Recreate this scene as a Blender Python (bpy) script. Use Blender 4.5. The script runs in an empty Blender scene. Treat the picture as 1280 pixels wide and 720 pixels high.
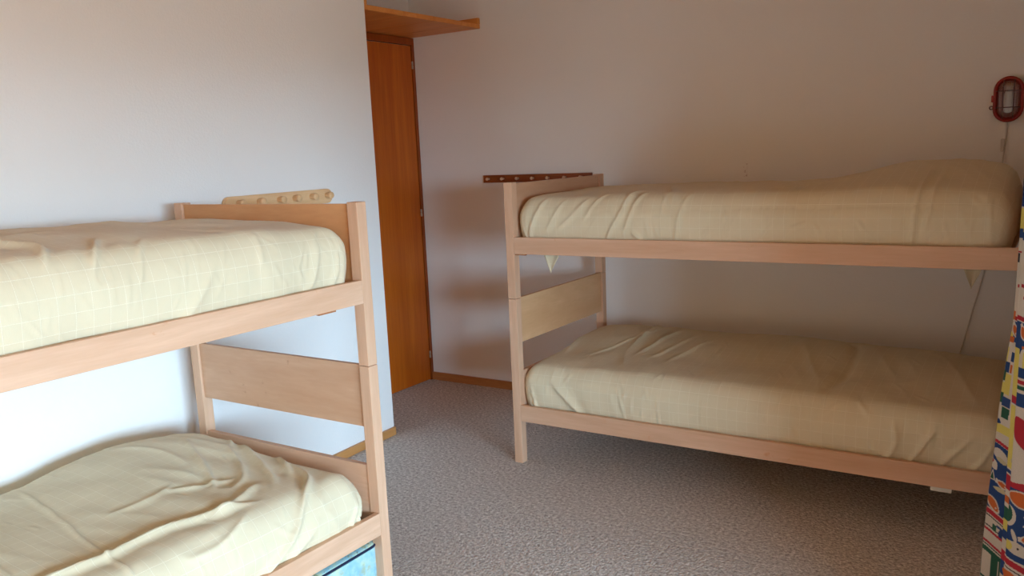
import bpy, bmesh, math, random
import numpy as np
from mathutils import Matrix, Vector

random.seed(7)
scene = bpy.context.scene
COL = scene.collection

# ------------------------------------------------------------------ camera
YAW, PITCH, ROLL = map(math.radians, (33.251, 10.668, -2.466))
CAM_Z, FOCAL_PX = 1.5304, 1062.5
F = Vector((-math.sin(YAW) * math.cos(PITCH), math.cos(YAW) * math.cos(PITCH), -math.sin(PITCH)))
R0 = Vector((math.cos(YAW), math.sin(YAW), 0))
U0 = R0.cross(F)
R1 = math.cos(ROLL) * R0 + math.sin(ROLL) * U0
U1 = -math.sin(ROLL) * R0 + math.cos(ROLL) * U0
cam_data = bpy.data.cameras.new('camera')
cam_data.sensor_width = 36
cam_data.lens = FOCAL_PX * 36 / 1280
cam_data.shift_y = 30.43 / 1280
cam_data.clip_start = 0.02
cam = bpy.data.objects.new('camera', cam_data)
COL.objects.link(cam)
rot = Matrix((R1, U1, -F)).transposed()
cam.matrix_world = Matrix.Translation((0, 0, CAM_Z)) @ rot.to_4x4()
scene.camera = cam

# ------------------------------------------------------------------ world: hazy daylight sky over darker ground
SKY_STRENGTH = 11.0
world = bpy.data.worlds.new('daylight')
scene.world = world
world.use_nodes = True
wn, wl = world.node_tree.nodes, world.node_tree.links
wn.clear()
wo = wn.new('ShaderNodeOutputWorld')
bg = wn.new('ShaderNodeBackground')
tc = wn.new('ShaderNodeTexCoord')
sx = wn.new('ShaderNodeSeparateXYZ')
rp = wn.new('ShaderNodeValToRGB')
mr = wn.new('ShaderNodeMapRange')
mr.inputs['From Min'].default_value = -1
mr.inputs['From Max'].default_value = 1
wl.new(tc.outputs['Generated'], sx.inputs[0])
wl.new(sx.outputs['Z'], mr.inputs['Value'])
wl.new(mr.outputs[0], rp.inputs[0])
els = rp.color_ramp.elements
els[0].position = 0.0
els[0].color = (0.10, 0.095, 0.08, 1)
els[1].position = 1.0
els[1].color = (0.42, 0.66, 1.0, 1)
for p, c in ((0.49, (0.13, 0.13, 0.12, 1)), (0.505, (0.50, 0.765, 1.0, 1)), (0.70, (0.56, 0.78, 1.0, 1))):
    e = els.new(p)
    e.color = c
bg.inputs['Strength'].default_value = SKY_STRENGTH
wl.new(rp.outputs[0], bg.inputs[0])
wl.new(bg.outputs[0], wo.inputs[0])

# window opening in the right wall (outside the frame, to the right of the camera)
WX = 4.2                       # inner face of the right wall with the window
SX, SY = 0.14, 2.2             # free corner of the wall stub behind the curtain
WY0, WY1, WZ0, WZ1 = -3.2, 1.2, 0.6, 2.05
portal = bpy.data.lights.new('window_portal', 'AREA')
portal.shape = 'RECTANGLE'
portal.size = WZ1 - WZ0
portal.size_y = WY1 - WY0
portal.cycles.is_portal = True
po = bpy.data.objects.new('window_portal', portal)
COL.objects.link(po)
po.matrix_world = Matrix.Translation((WX + 0.23, (WY0 + WY1) / 2, (WZ0 + WZ1) / 2)) @ Matrix.Rotation(math.radians(90), 4, 'Y')

scene.view_settings.view_transform = 'Standard'
scene.view_settings.look = 'None'
scene.view_settings.gamma = 1
scene.view_settings.use_curve_mapping = False
scene.view_settings.exposure = 2.58
scene.cycles.max_bounces = 12
scene.cycles.diffuse_bounces = 8

# ------------------------------------------------------------------ materials
def lin(*c):
    return tuple(((v / 255) / 12.92 if v / 255 <= 0.04045 else ((v / 255 + 0.055) / 1.055) ** 2.4) for v in c) + (1,)


class NT:
    """small helper around one material's node tree"""
    def __init__(self, name, rough=0.6, spec=0.3):
        self.m = bpy.data.materials.new(name)
        self.m.use_nodes = True
        self.t = self.m.node_tree
        self.b = self.t.nodes['Principled BSDF']
        self.b.inputs['Roughness'].default_value = rough
        self.b.inputs['Specular IOR Level'].default_value = spec

    def n(self, typ, **kw):
        nd = self.t.nodes.new(typ)
        for k, v in kw.items():
            if hasattr(nd, k) and not k[0].isupper():
                setattr(nd, k, v)
            else:
                nd.inputs[k].default_value = v
        return nd

    def l(self, a, b):
        self.t.links.new(a, b)

    def math(self, op, a, b=None):
        nd = self.t.nodes.new('ShaderNodeMath')
        nd.operation = op
        for i, v in enumerate((a, b)):
            if v is None:
                continue
            if isinstance(v, (int, float)):
                nd.inputs[i].default_value = v
            else:
                self.l(v, nd.inputs[i])
        return nd.outputs[0]

    def mix(self, fac, a, b):
        nd = self.t.nodes.new('ShaderNodeMix')
        nd.data_type = 'RGBA'
        for i, v in ((0, fac), (6, a), (7, b)):
            if isinstance(v, (int, float, tuple)):
                nd.inputs[i].default_value = v
            else:
                self.l(v, nd.inputs[i])
        return nd.outputs[2]

    def ramp(self, src, *stops):
        nd = self.t.nodes.new('ShaderNodeValToRGB')
        e = nd.color_ramp.elements
        e[0].position, e[0].color = stops[0]
        e[1].position, e[1].color = stops[-1]
        for p, c in stops[1:-1]:
            x = e.new(p)
            x.color = c
        self.l(src, nd.inputs[0])
        return nd.outputs[0]

    def bump(self, h, strength, dist):
        nd = self.n('ShaderNodeBump', Strength=strength, Distance=dist)
        self.l(h, nd.inputs['Height'])
        self.l(nd.outputs[0], self.b.inputs['Normal'])
        return nd

    def color(self, c):
        if isinstance(c, tuple):
            self.b.inputs['Base Color'].default_value = c
        else:
            self.l(c, self.b.inputs['Base Color'])


W4 = (1, 1, 1, 1)
K4 = (0, 0, 0, 1)


def plain(name, c, rough=0.5, spec=0.3, metal=0.0, grain=0.06):
    k = NT(name, rough, spec)
    t = k.n('ShaderNodeTexCoord')
    nz = k.n('ShaderNodeTexNoise', Scale=60.0, Detail=3.0)
    k.l(t.outputs['Object'], nz.inputs['Vector'])
    d = tuple(v * (1 - grain * 2) for v in c[:3]) + (1,)
    k.color(k.mix(nz.outputs['Fac'], d, c))
    k.b.inputs['Metallic'].default_value = metal
    return k.m


def wood(name, axis, light, dark, scuff=None, rough=0.45, stretch=14, scale=10, knots=None, spec=0.35):
    k = NT(name, rough, spec)
    t = k.n('ShaderNodeTexCoord')
    oi = k.n('ShaderNodeObjectInfo')
    add = k.n('ShaderNodeVectorMath', operation='ADD')
    mul = k.n('ShaderNodeVectorMath', operation='SCALE')
    mul.inputs[0].default_value = (13.7, 7.3, 9.1)
    k.l(oi.outputs['Random'], mul.inputs['Scale'])
    k.l(t.outputs['Object'], add.inputs[0])
    k.l(mul.outputs[0], add.inputs[1])
    mp = k.n('ShaderNodeMapping')
    s = [scale] * 3
    s[axis] = scale / stretch
    mp.inputs['Scale'].default_value = s
    k.l(add.outputs[0], mp.inputs['Vector'])
    n1 = k.n('ShaderNodeTexNoise', Scale=1.0, Detail=4.0, Roughness=0.6, Distortion=1.2)
    k.l(mp.outputs[0], n1.inputs['Vector'])
    n2 = k.n('ShaderNodeTexNoise', Scale=9.0, Detail=3.0, Roughness=0.7)
    k.l(mp.outputs[0], n2.inputs['Vector'])
    f = k.math('ADD', k.math('MULTIPLY', n1.outputs['Fac'], 0.7), k.math('MULTIPLY', n2.outputs['Fac'], 0.3))
    c = k.ramp(f, (0.34, dark), (0.52, tuple((a + b) / 2 for a, b in zip(light, dark))), (0.64, light))
    if scuff:
        n3 = k.n('ShaderNodeTexNoise', Scale=7.0, Detail=6.0, Roughness=0.75)
        k.l(add.outputs[0], n3.inputs['Vector'])
        mask = k.ramp(n3.outputs['Fac'], (0.64, K4), (0.70, W4))
        c = k.mix(k.math('MULTIPLY', mask, 0.5), c, scuff)
    if knots:
        v = k.n('ShaderNodeTexVoronoi', Scale=knots[0])
        k.l(mp.outputs[0], v.inputs['Vector'])
        mask = k.ramp(v.outputs['Distance'], (0.03, W4), (0.09, K4))
        c = k.mix(k.math('MULTIPLY', mask, 0.8), c, knots[1])
    k.color(c)
    k.bump(n2.outputs['Fac'], 0.15, 0.002)
    return k.m


BEECH_L, BEECH_D, BEECH_S = lin(222, 182, 152), lin(204, 160, 128), lin(196, 128, 78)
M_beech = [wood('beech_%s' % 'xyz'[a], a, BEECH_L, BEECH_D, BEECH_S) for a in range(3)]
M_birch = wood('birch_panel', 1, lin(222, 178, 134), lin(206, 158, 114), rough=0.4, stretch=6, scale=6)
M_beech_panel = wood('beech_panel', 1, lin(212, 170, 138), lin(196, 150, 116), lin(160, 110, 75), rough=0.4, stretch=8, scale=6)
M_head = wood('headboard_wood', 1, lin(216, 160, 110), lin(198, 140, 90), rough=0.4, stretch=8, scale=6)
M_door = wood('door_wood', 2, lin(200, 106, 24), lin(172, 80, 12), rough=0.35, stretch=20, scale=9)
M_jamb = wood('jamb_wood', 2, lin(160, 78, 20), lin(135, 58, 12), rough=0.4, stretch=20, scale=9)
M_shelf = wood('shelf_pine', 0, lin(226, 150, 78), lin(206, 126, 56), rough=0.45, stretch=10, scale=9, knots=(0.9, lin(110, 55, 25)))
M_pine = wood('pine_rack', 0, lin(232, 192, 146), lin(216, 170, 122), rough=0.4, stretch=8, scale=12, knots=(0.7, lin(150, 80, 45)))
M_dark_rack = wood('dark_rack', 0, lin(150, 78, 34), lin(120, 56, 20), rough=0.4, stretch=10, scale=14)
M_skirt_y = wood('skirting_wood_y', 1, lin(206, 150, 92), lin(186, 126, 70), rough=0.4, stretch=12, scale=12)
M_skirt_x = wood('skirting_wood_x', 0, lin(190, 125, 70), lin(165, 100, 50), rough=0.4, stretch=12, scale=12)
M_ceil = wood('ceiling_pine', 1, lin(212, 164, 113), lin(196, 145, 93), rough=0.5, stretch=14, scale=8)
M_slat = wood('slat_wood', 1, lin(226, 190, 150), lin(205, 165, 120), rough=0.5)
M_hinge = plain('hinge_metal', lin(190, 178, 160), 0.35, 0.5, 0.6)
M_peg = plain('pale_peg', lin(225, 190, 160), 0.35)
M_red = plain('red_plastic', lin(150, 28, 22), 0.35, 0.45)
M_wire = plain('cage_wire', lin(95, 40, 32), 0.4, 0.4)
M_bulb = plain('bulb_glass', lin(215, 205, 195), 0.25, 0.5)
M_whitepl = plain('white_plastic', lin(215, 205, 195), 0.4)
M_label = plain('paper_label', lin(225, 222, 215), 0.7)
M_cleat = plain('cleat_wood', lin(175, 115, 75), 0.6)
M_piping = plain('navy_piping', lin(35, 42, 70), 0.6)
M_alu = plain('curtain_rail_metal', lin(200, 200, 200), 0.4, 0.5, 0.3)


def m_wall():
    k = NT('white_wallpaper', 0.9, 0.1)
    t = k.n('ShaderNodeTexCoord')
    a = k.n('ShaderNodeTexNoise', Scale=140.0, Detail=3.0, Roughness=0.6)
    b = k.n('ShaderNodeTexVoronoi', Scale=90.0)
    g = k.n('ShaderNodeTexNoise', Scale=1.3, Detail=2.0)
    for x in (a, b, g):
        k.l(t.outputs['Object'], x.inputs['Vector'])
    h = k.math('ADD', a.outputs['Fac'], k.math('MULTIPLY', b.outputs['Distance'], 0.5))
    c = k.mix(g.outputs['Fac'], lin(236, 232, 228), lin(241, 238, 235))
    # small brown scratch on the back wall above the right bed
    s = k.n('ShaderNodeSeparateXYZ')
    k.l(t.outputs['Object'], s.inputs[0])
    def near(o, v, w):
        return k.math('LESS_THAN', k.math('ABSOLUTE', k.math('SUBTRACT', o, v)), w)
    nz = k.n('ShaderNodeTexNoise', Scale=75.0, Detail=2.0)
    k.l(t.outputs['Object'], nz.inputs['Vector'])
    spot = k.math('MULTIPLY', k.math('MULTIPLY', near(s.outputs['X'], -1.435, 0.010), near(s.outputs['Z'], 1.385, 0.035)),
                  k.math('GREATER_THAN', nz.outputs['Fac'], 0.56))
    c = k.mix(k.math('MULTIPLY', spot, 0.4), c, lin(150, 105, 80))
    k.color(c)
    k.bump(h, 0.28, 0.0025)
    return k.m


M_wall = m_wall()


def m_carpet():
    k = NT('loop_carpet', 1.0, 0.05)
    t = k.n('ShaderNodeTexCoord')
    v = k.n('ShaderNodeTexVoronoi', Scale=115.0, Randomness=1.0)
    n = k.n('ShaderNodeTexNoise', Scale=70.0, Detail=4.0, Roughness=0.75)
    g = k.n('ShaderNodeTexNoise', Scale=3.0, Detail=3.0)
    for x in (v, n, g):
        k.l(t.outputs['Object'], x.inputs['Vector'])
    c = k.ramp(n.outputs['Fac'], (0.30, lin(122, 114, 110)), (0.5, lin(206, 197, 190)), (0.66, lin(250, 244, 239)))
    sep = k.n('ShaderNodeSeparateColor')
    k.l(v.outputs['Color'], sep.inputs[0])
    c = k.mix(k.math('MULTIPLY', sep.outputs[0], 0.22), c, lin(160, 152, 146))
    c = k.mix(k.math('MULTIPLY', g.outputs['Fac'], 0.25), c, lin(190, 181, 175))
    k.color(c)
    h = k.math('SUBTRACT', k.math('MULTIPLY', n.outputs['Fac'], 0.8), v.outputs['Distance'])
    k.bump(h, 0.75, 0.006)
    return k.m


M_carpet = m_carpet()


def m_sheet():
    k = NT('cream_checked_sheet', 0.85, 0.12)
    k.b.inputs['Sheen Weight'].default_value = 0.15
    uv = k.n('ShaderNodeUVMap')
    uv.uv_map = 'cloth'
    s = k.n('ShaderNodeSeparateXYZ')
    k.l(uv.outputs[0], s.inputs[0])
    P = 0.0435
    def line(o, other):
        f = k.math('FRACT', k.math('DIVIDE', o, P))
        d = k.math('ABSOLUTE', k.math('SUBTRACT', f, 0.5))
        m = k.n('ShaderNodeMapRange', interpolation_type='SMOOTHSTEP')
        m.inputs['From Min'].default_value = 0.468
        m.inputs['From Max'].default_value = 0.490
        k.l(d, m.inputs['Value'])
        dash = k.math('GREATER_THAN', k.math('FRACT', k.math('DIVIDE', other, 0.0062)), 0.35)
        return k.math('MULTIPLY', m.outputs[0], k.math('ADD', k.math('MULTIPLY', dash, 0.5), 0.5))
    g = k.math('MAXIMUM', line(s.outputs['X'], s.outputs['Y']), line(s.outputs['Y'], s.outputs['X']))
    weave = k.n('ShaderNodeTexNoise', Scale=1.0, Detail=2.0)
    mp = k.n('ShaderNodeMapping')
    mp.inputs['Scale'].default_value = (500, 60, 1)
    k.l(uv.outputs[0], mp.inputs['Vector'])
    k.l(mp.outputs[0], weave.inputs['Vector'])
    big = k.n('ShaderNodeTexNoise', Scale=5.0, Detail=3.0)
    k.l(uv.outputs[0], big.inputs['Vector'])
    base = k.mix(big.outputs['Fac'], lin(216, 202, 170), lin(224, 211, 180))
    base = k.mix(k.math('MULTIPLY', weave.outputs['Fac'], 0.25), base, lin(206, 192, 166))
    k.color(k.mix(k.math('MULTIPLY', g, 0.55), base, lin(236, 228, 206)))
    h = k.math('ADD', g, k.math('MULTIPLY', weave.outputs['Fac'], 0.35))
    k.bump(h, 0.35, 0.0012)
    return k.m


M_sheet = m_sheet()


def m_glass():
    k = NT('clear_pane', 0.05, 0.5)
    tr = k.n('ShaderNodeBsdfTransparent')
    tr.inputs[0].default_value = (0.97, 0.98, 0.98, 1)
    gl = k.n('ShaderNodeBsdfGlossy', Roughness=0.02)
    mx = k.n('ShaderNodeMixShader', Fac=0.07)
    k.l(tr.outputs[0], mx.inputs[1])
    k.l(gl.outputs[0], mx.inputs[2])
    k.l(mx.outputs[0], k.t.nodes['Material Output'].inputs['Surface'])
    return k.m


M_pane = m_glass()


def m_lampglass():
    k = NT('ribbed_lamp_glass', 0.12, 0.5)
    tr = k.n('ShaderNodeBsdfTransparent')
    tr.inputs[0].default_value = (0.80, 0.74, 0.70, 1)
    gl = k.n('ShaderNodeBsdfGlossy', Roughness=0.12)
    gl.inputs[0].default_value = (0.9, 0.9, 0.9, 1)
    t = k.n('ShaderNodeTexCoord')
    w = k.n('ShaderNodeTexWave', Scale=60.0)
    k.l(t.outputs['Object'], w.inputs['Vector'])
    bp = k.n('ShaderNodeBump', Strength=0.4, Distance=0.004)
    k.l(w.outputs['Fac'], bp.inputs['Height'])
    k.l(bp.outputs[0], gl.inputs['Normal'])
    mx = k.n('ShaderNodeMixShader', Fac=0.16)
    k.l(tr.outputs[0], mx.inputs[1])
    k.l(gl.outputs[0], mx.inputs[2])
    k.l(mx.outputs[0], k.t.nodes['Material Output'].inputs['Surface'])
    return k.m


M_lampglass = m_lampglass()


def m_box(name, top):
    k = NT(name, 0.45, 0.35)
    t = k.n('ShaderNodeTexCoord')
    a = k.n('ShaderNodeTexNoise', Scale=7.0, Detail=5.0, Roughness=0.65)
    b = k.n('ShaderNodeTexNoise', Scale=15.0, Detail=5.0, Roughness=0.7)
    for x in (a, b):
        k.l(t.outputs['Object'], x.inputs['Vector'])
    c = k.ramp(a.outputs['Fac'], (0.36, lin(126, 180, 204)), (0.47, lin(156, 200, 212)), (0.54, lin(188, 210, 190)), (0.64, lin(212, 212, 172)))
    m = k.ramp(b.outputs['Fac'], (0.56, K4), (0.64, W4))
    c = k.mix(k.math('MULTIPLY', m, 0.55 if not top else 0.75), c, lin(168, 166, 104))
    if top:
        d = k.n('ShaderNodeTexNoise', Scale=48.0, Detail=3.0)
        k.l(t.outputs['Object'], d.inputs['Vector'])
        c = k.mix(k.math('MULTIPLY', k.ramp(d.outputs['Fac'], (0.62, K4), (0.68, W4)), 0.7), c, lin(105, 100, 62))
    k.color(c)
    return k.m


M_box, M_boxtop = m_box('printed_blue_side', False), m_box('printed_blue_top', True)


def m_curtain():
    k = NT('printed_cotton', 0.9, 0.08)
    a = k.n('ShaderNodeAttribute')
    a.attribute_name = 'print'
    t = k.n('ShaderNodeTexCoord')
    nz = k.n('ShaderNodeTexNoise', Scale=700.0, Detail=2.0)
    k.l(t.outputs['Object'], nz.inputs['Vector'])
    k.color(k.mix(k.math('MULTIPLY', nz.outputs['Fac'], 0.45), a.outputs['Color'], (0.1, 0.09, 0.08, 1)))
    k.bump(nz.outputs['Fac'], 0.2, 0.001)
    return k.m


M_curtain = m_curtain()


# ------------------------------------------------------------------ object helpers
def link(o, parent=None, loc=None):
    COL.objects.link(o)
    if parent is not None:
        o.parent = parent
    if loc is not None:
        o.location = loc
    return o


def mesh_obj(name, bm, mat, parent=None, loc=None, smooth=False):
    me = bpy.data.meshes.new(name)
    bm.to_mesh(me)
    bm.free()
    me.materials.append(mat)
    if smooth:
        me.polygons.foreach_set('use_smooth', [True] * len(me.polygons))
    return link(bpy.data.objects.new(name, me), parent, loc)


_box_cache = {}


def box(name, lo, hi, mat, parent=None, bev=0.003, segs=2):
    """bevelled box between two corners, its origin in its middle"""
    d = tuple(round(h - l, 5) for l, h in zip(lo, hi))
    c = tuple((l + h) / 2 for l, h in zip(lo, hi))
    key = (name, d, mat.name, bev)
    if key not in _box_cache:
        bm = bmesh.new()
        bmesh.ops.create_cube(bm, size=1.0, matrix=Matrix.Diagonal((*d, 1)))
        if bev:
            bmesh.ops.bevel(bm, geom=bm.edges[:], offset=bev, segments=segs, affect='EDGES', profile=0.6)
        me = bpy.data.meshes.new(name)
        bm.to_mesh(me)
        bm.free()
        me.materials.append(mat)
        _box_cache[key] = me
    return link(bpy.data.objects.new(name, _box_cache[key]), parent, c)


def empty(name, loc, rz=0.0, label=None, cat=None, group=None, kind=None):
    o = bpy.data.objects.new(name, None)
    o.empty_display_size = 0.1
    COL.objects.link(o)
    o.location = loc
    o.rotation_euler = (0, 0, rz)
    tag(o, label, cat, group, kind)
    return o


def tag(o, label=None, cat=None, group=None, kind=None):
    for k, v in (('label', label), ('category', cat), ('group', group), ('kind', kind)):
        if v:
            o[k] = v
    return o


def lathe_bm(profile, n=20, axis='X'):
    """solid of revolution from (distance along axis, radius) pairs"""
    bm = bmesh.new()
    rings = []
    for a, r in profile:
        ring = []
        for i in range(n):
            t = 2 * math.pi * i / n
            p = (a, r * math.cos(t), r * math.sin(t))
            if axis == 'Y':
                p = (p[1], p[0], p[2])
            if axis == 'Z':
                p = (p[1], p[2], p[0])
            ring.append(bm.verts.new(p))
        rings.append(ring)
    for q, w in zip(rings, rings[1:]):
        for i in range(n):
            bm.faces.new((q[i], q[(i + 1) % n], w[(i + 1) % n], w[i]))
    bm.faces.new(rings[0])
    bm.faces.new(rings[-1])
    bmesh.ops.recalc_face_normals(bm, faces=bm.faces[:])
    return bm


def tube_bm(pts, r, n=8, closed=False, bm=None):
    bm = bm or bmesh.new()
    pts = [Vector(p) for p in pts]
    rings = []
    N = len(pts)
    for i, p in enumerate(pts):
        a = pts[(i - 1) % N] if (closed or i > 0) else p
        b = pts[(i + 1) % N] if (closed or i < N - 1) else p
        t = (b - a).normalized()
        ref = Vector((0, 0, 1)) if abs(t.z) < 0.9 else Vector((0, 1, 0))
        u = t.cross(ref).normalized()
        v = t.cross(u)
        rings.append([bm.verts.new(p + r * (math.cos(2 * math.pi * k / n) * u + math.sin(2 * math.pi * k / n) * v)) for k in range(n)])
    pairs = list(zip(rings, rings[1:]))
    if closed:
        pairs.append((rings[-1], rings[0]))
    for q, w in pairs:
        best = min(range(n), key=lambda s: sum((q[k].co - w[(k + s) % n].co).length for k in range(n)))
        for i in range(n):
            bm.faces.new((q[i], q[(i + 1) % n], w[(i + 1 + best) % n], w[(i + best) % n]))
    if not closed:
        bm.faces.new(rings[0])
        bm.faces.new(rings[-1])
    bmesh.ops.recalc_face_normals(bm, faces=bm.faces[:])
    return bm


def prism_bm(outline, axis, a, b, bev=0.0):
    """extrude a 2-D outline along an axis from a to b"""
    bm = bmesh.new()
    def P(u, v, w):
        return {'X': (w, u, v), 'Y': (u, w, v), 'Z': (u, v, w)}[axis]
    A = [bm.verts.new(P(u, v, a)) for u, v in outline]
    B = [bm.verts.new(P(u, v, b)) for u, v in outline]
    n = len(outline)
    fa, fb = bm.faces.new(A), bm.faces.new(B)
    for i in range(n):
        bm.faces.new((A[i], A[(i + 1) % n], B[(i + 1) % n], B[i]))
    bmesh.ops.recalc_face_normals(bm, faces=bm.faces[:])
    if bev:
        bmesh.ops.bevel(bm, geom=list(set(fa.edges[:] + fb.edges[:])), offset=bev, segments=2, affect='EDGES')
    return bm


def stadium(cu, cv, hu, hv, n=10):
    """outline of a rectangle with half-round short ends (long along whichever is larger)"""
    r = min(hu, hv)
    pts = []
    if hu >= hv:
        for s, a0 in ((1, -90), (-1, 90)):
            for i in range(n + 1):
                t = math.radians(a0 + 180 * i / n)
                pts.append((cu + s * (hu - r) + r * math.cos(t), cv + r * math.sin(t)))
    else:
        for s, a0 in ((1, 0), (-1, 180)):
            for i in range(n + 1):
                t = math.radians(a0 + 180 * i / n)
                pts.append((cu + r * math.cos(t), cv + s * (hv - r) + r * math.sin(t)))
    return pts


def rrect(cu, cv, hu, hv, r, n=6):
    pts = []
    for su, sv, a0 in ((1, 1, 0), (-1, 1, 90), (-1, -1, 180), (1, -1, 270)):
        for i in range(n + 1):
            t = math.radians(a0 + 90 * i / n)
            pts.append((cu + su * (hu - r) + r * math.cos(t), cv + sv * (hv - r) + r * math.sin(t)))
    return pts


# ------------------------------------------------------------------ setting
XL, YL = -3.091, 3.455          # left wall face and its free corner
XD, YB = -3.627, 4.4986         # door plane, back wall face
YR, ZC = -3.6, 2.62             # rear wall behind the camera, ceiling height


def struct(name, lo, hi, mat, bev=0.0):
    return tag(_flat(name, lo, hi, mat), kind='structure')


def _flat(name, lo, hi, mat):
    """box whose mesh is in world coordinates (so its material lies in metres)"""
    bm = bmesh.new()
    d = [h - l for l, h in zip(lo, hi)]
    c = [(l + h) / 2 for l, h in zip(lo, hi)]
    bmesh.ops.create_cube(bm, size=1.0, matrix=Matrix.Translation(c) @ Matrix.Diagonal((*d, 1)))
    return mesh_obj(name, bm, mat)


struct('floor', (-3.9, YR - .1, -.1), (WX + .25, YB + .1, 0), M_carpet)
struct('ceiling', (-3.9, YR - .1, ZC), (WX + .25, YB + .1, ZC + .1), M_ceil)
struct('wall_back', (-3.9, YB, 0), (WX + .25, YB + .1, ZC), M_wall)
SKEW = .0385                    # the left wall is not quite square to the back wall
tag(mesh_obj('wall_left', prism_bm([(-3.9, YR), (XL + SKEW * (YL - YR), YR), (XL, YL), (-3.9, YL)], 'Z', 0, ZC), M_wall), kind='structure')
struct('wall_alcove', (-3.9, YL, 0), (XD - .02, YB, ZC), M_wall)
struct('wall_rear', (-3.9, YR - .1, 0), (WX + .25, YR, ZC), M_ceil)


def wall_right():
    bm = bmesh.new()
    def b(lo, hi):
        d = [h - l for l, h in zip(lo, hi)]
        c = [(l + h) / 2 for l, h in zip(lo, hi)]
        bmesh.ops.create_cube(bm, size=1.0, matrix=Matrix.Translation(c) @ Matrix.Diagonal((*d, 1)))
    x0, x1 = WX, WX + .25
    b((x0, YR, 0), (x1, WY0, ZC))
    b((x0, WY1, 0), (x1, SY + .1, ZC))
    b((x0, WY0, 0), (x1, WY1, WZ0))
    b((x0, WY0, WZ1), (x1, WY1, ZC))
    tag(mesh_obj('wall_right', bm, M_wall), kind='structure')


wall_right()
struct('wall_niche', (SX, SY, 0), (WX + .25, YB, ZC), M_wall)


def window():
    w = empty('window_1', (WX + .17, (WY0 + WY1) / 2, WZ0), kind='structure')
    hy, hz, t = (WY1 - WY0) / 2, WZ1 - WZ0, .05
    for lo, hi in (((0, -hy, 0), (.05, hy, t)), ((0, -hy, hz - t), (.05, hy, hz)),
                   ((0, -hy, t), (.05, -hy + t, hz - t)), ((0, hy - t, t), (.05, hy, hz - t)), ((0, -t / 2, t), (.05, t / 2, hz - t))):
        box('window_frame', lo, hi, M_jamb, w)
    for lo, hi in (((.02, -hy + t, t), (.026, -t / 2, hz - t)), ((.02, t / 2, t), (.026, hy - t, hz - t))):
        box('pane', lo, hi, M_pane, w, bev=0)


window()

# skirting boards
_bb = box('baseboard_left', (0, -(YL - YR) + .02, 0), (.0168, .0, .0455), M_skirt_y)
_bb.location = (XL + .0084 + SKEW * (YL - YR) / 2, (YL + YR) / 2 + .01, .02275)
_bb.rotation_euler = (0, 0, math.atan(SKEW))
tag(_bb, kind='structure')
tag(box('baseboard_back', (XD, YB - .0165, 0), (SX, YB, .054), M_skirt_x), kind='structure')


def door():
    d = empty('door_1', (XD, (3.6 + YB) / 2, 0), kind='structure')
    oy = (3.6 + YB) / 2
    def bx(name, y0, y1, z0, z1, x0, x1, mat, bev=.002):
        return box(name, (x0, y0 - oy, z0), (x1, y1 - oy, z1), mat, d, bev)
    bx('door_leaf', YL + .075, 4.468, .006, 2.232, -.02, 0, M_door)
    bx('door_jamb', 4.4715, YB - .001, 0, 2.28, -.02, .006, M_jamb)
    bx('door_jamb', YL + .002, YL + .07, 0, 2.28, -.02, .006, M_jamb)
    bx('door_head', YL + .07, 4.4715, 2.236, 2.28, -.02, .006, M_jamb)
    for z in (2.111, 1.157, .183):
        h = mesh_obj('hinge', lathe_bm([(-.024, .004), (-.022, .006), (-.003, .006), (-.002, .0045), (.002, .0045), (.003, .006), (.022, .006), (.024, .004)], 12, 'Z'),
                     M_hinge, d, (.007, 4.4685 - oy, z), True)


door()

# ------------------------------------------------------------------ shelf over the alcove
def shelf():
    s = empty('wall_shelf', ((XL + XD) / 2, (YL + YB) / 2, 2.283),
              label='pine board shelf high over the orange-brown door in the corner', cat='shelf')
    ox, oy = s.location.x, s.location.y
    cuts = [YL + .002, 3.766, 4.033, 4.30, YB - .001]
    for a, b in zip(cuts, cuts[1:]):
        box('plank', (XD - .018 - ox, a + .0012 - oy, 0), (XL - .002 - ox, b - .0012 - oy, .026), M_shelf, s, .003)
    for a, b in ((YB - .024, YB - .001), (YL + .002, YL + .024)):
        box('batten', (XD - .018 - ox, a - oy, .0265), (XL - .002 - ox, b - oy, .062), M_shelf, s, .0015)


shelf()

# ------------------------------------------------------------------ bunk beds
BL, BW, PW, PH = 2.2, 0.96, 0.0448, 1.3904
PJ, UT, UB, LT, LB, PB = 0.8328, 1.1317, 1.0523, 0.3014, 0.2192, 0.6097
RT = 0.022


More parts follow.
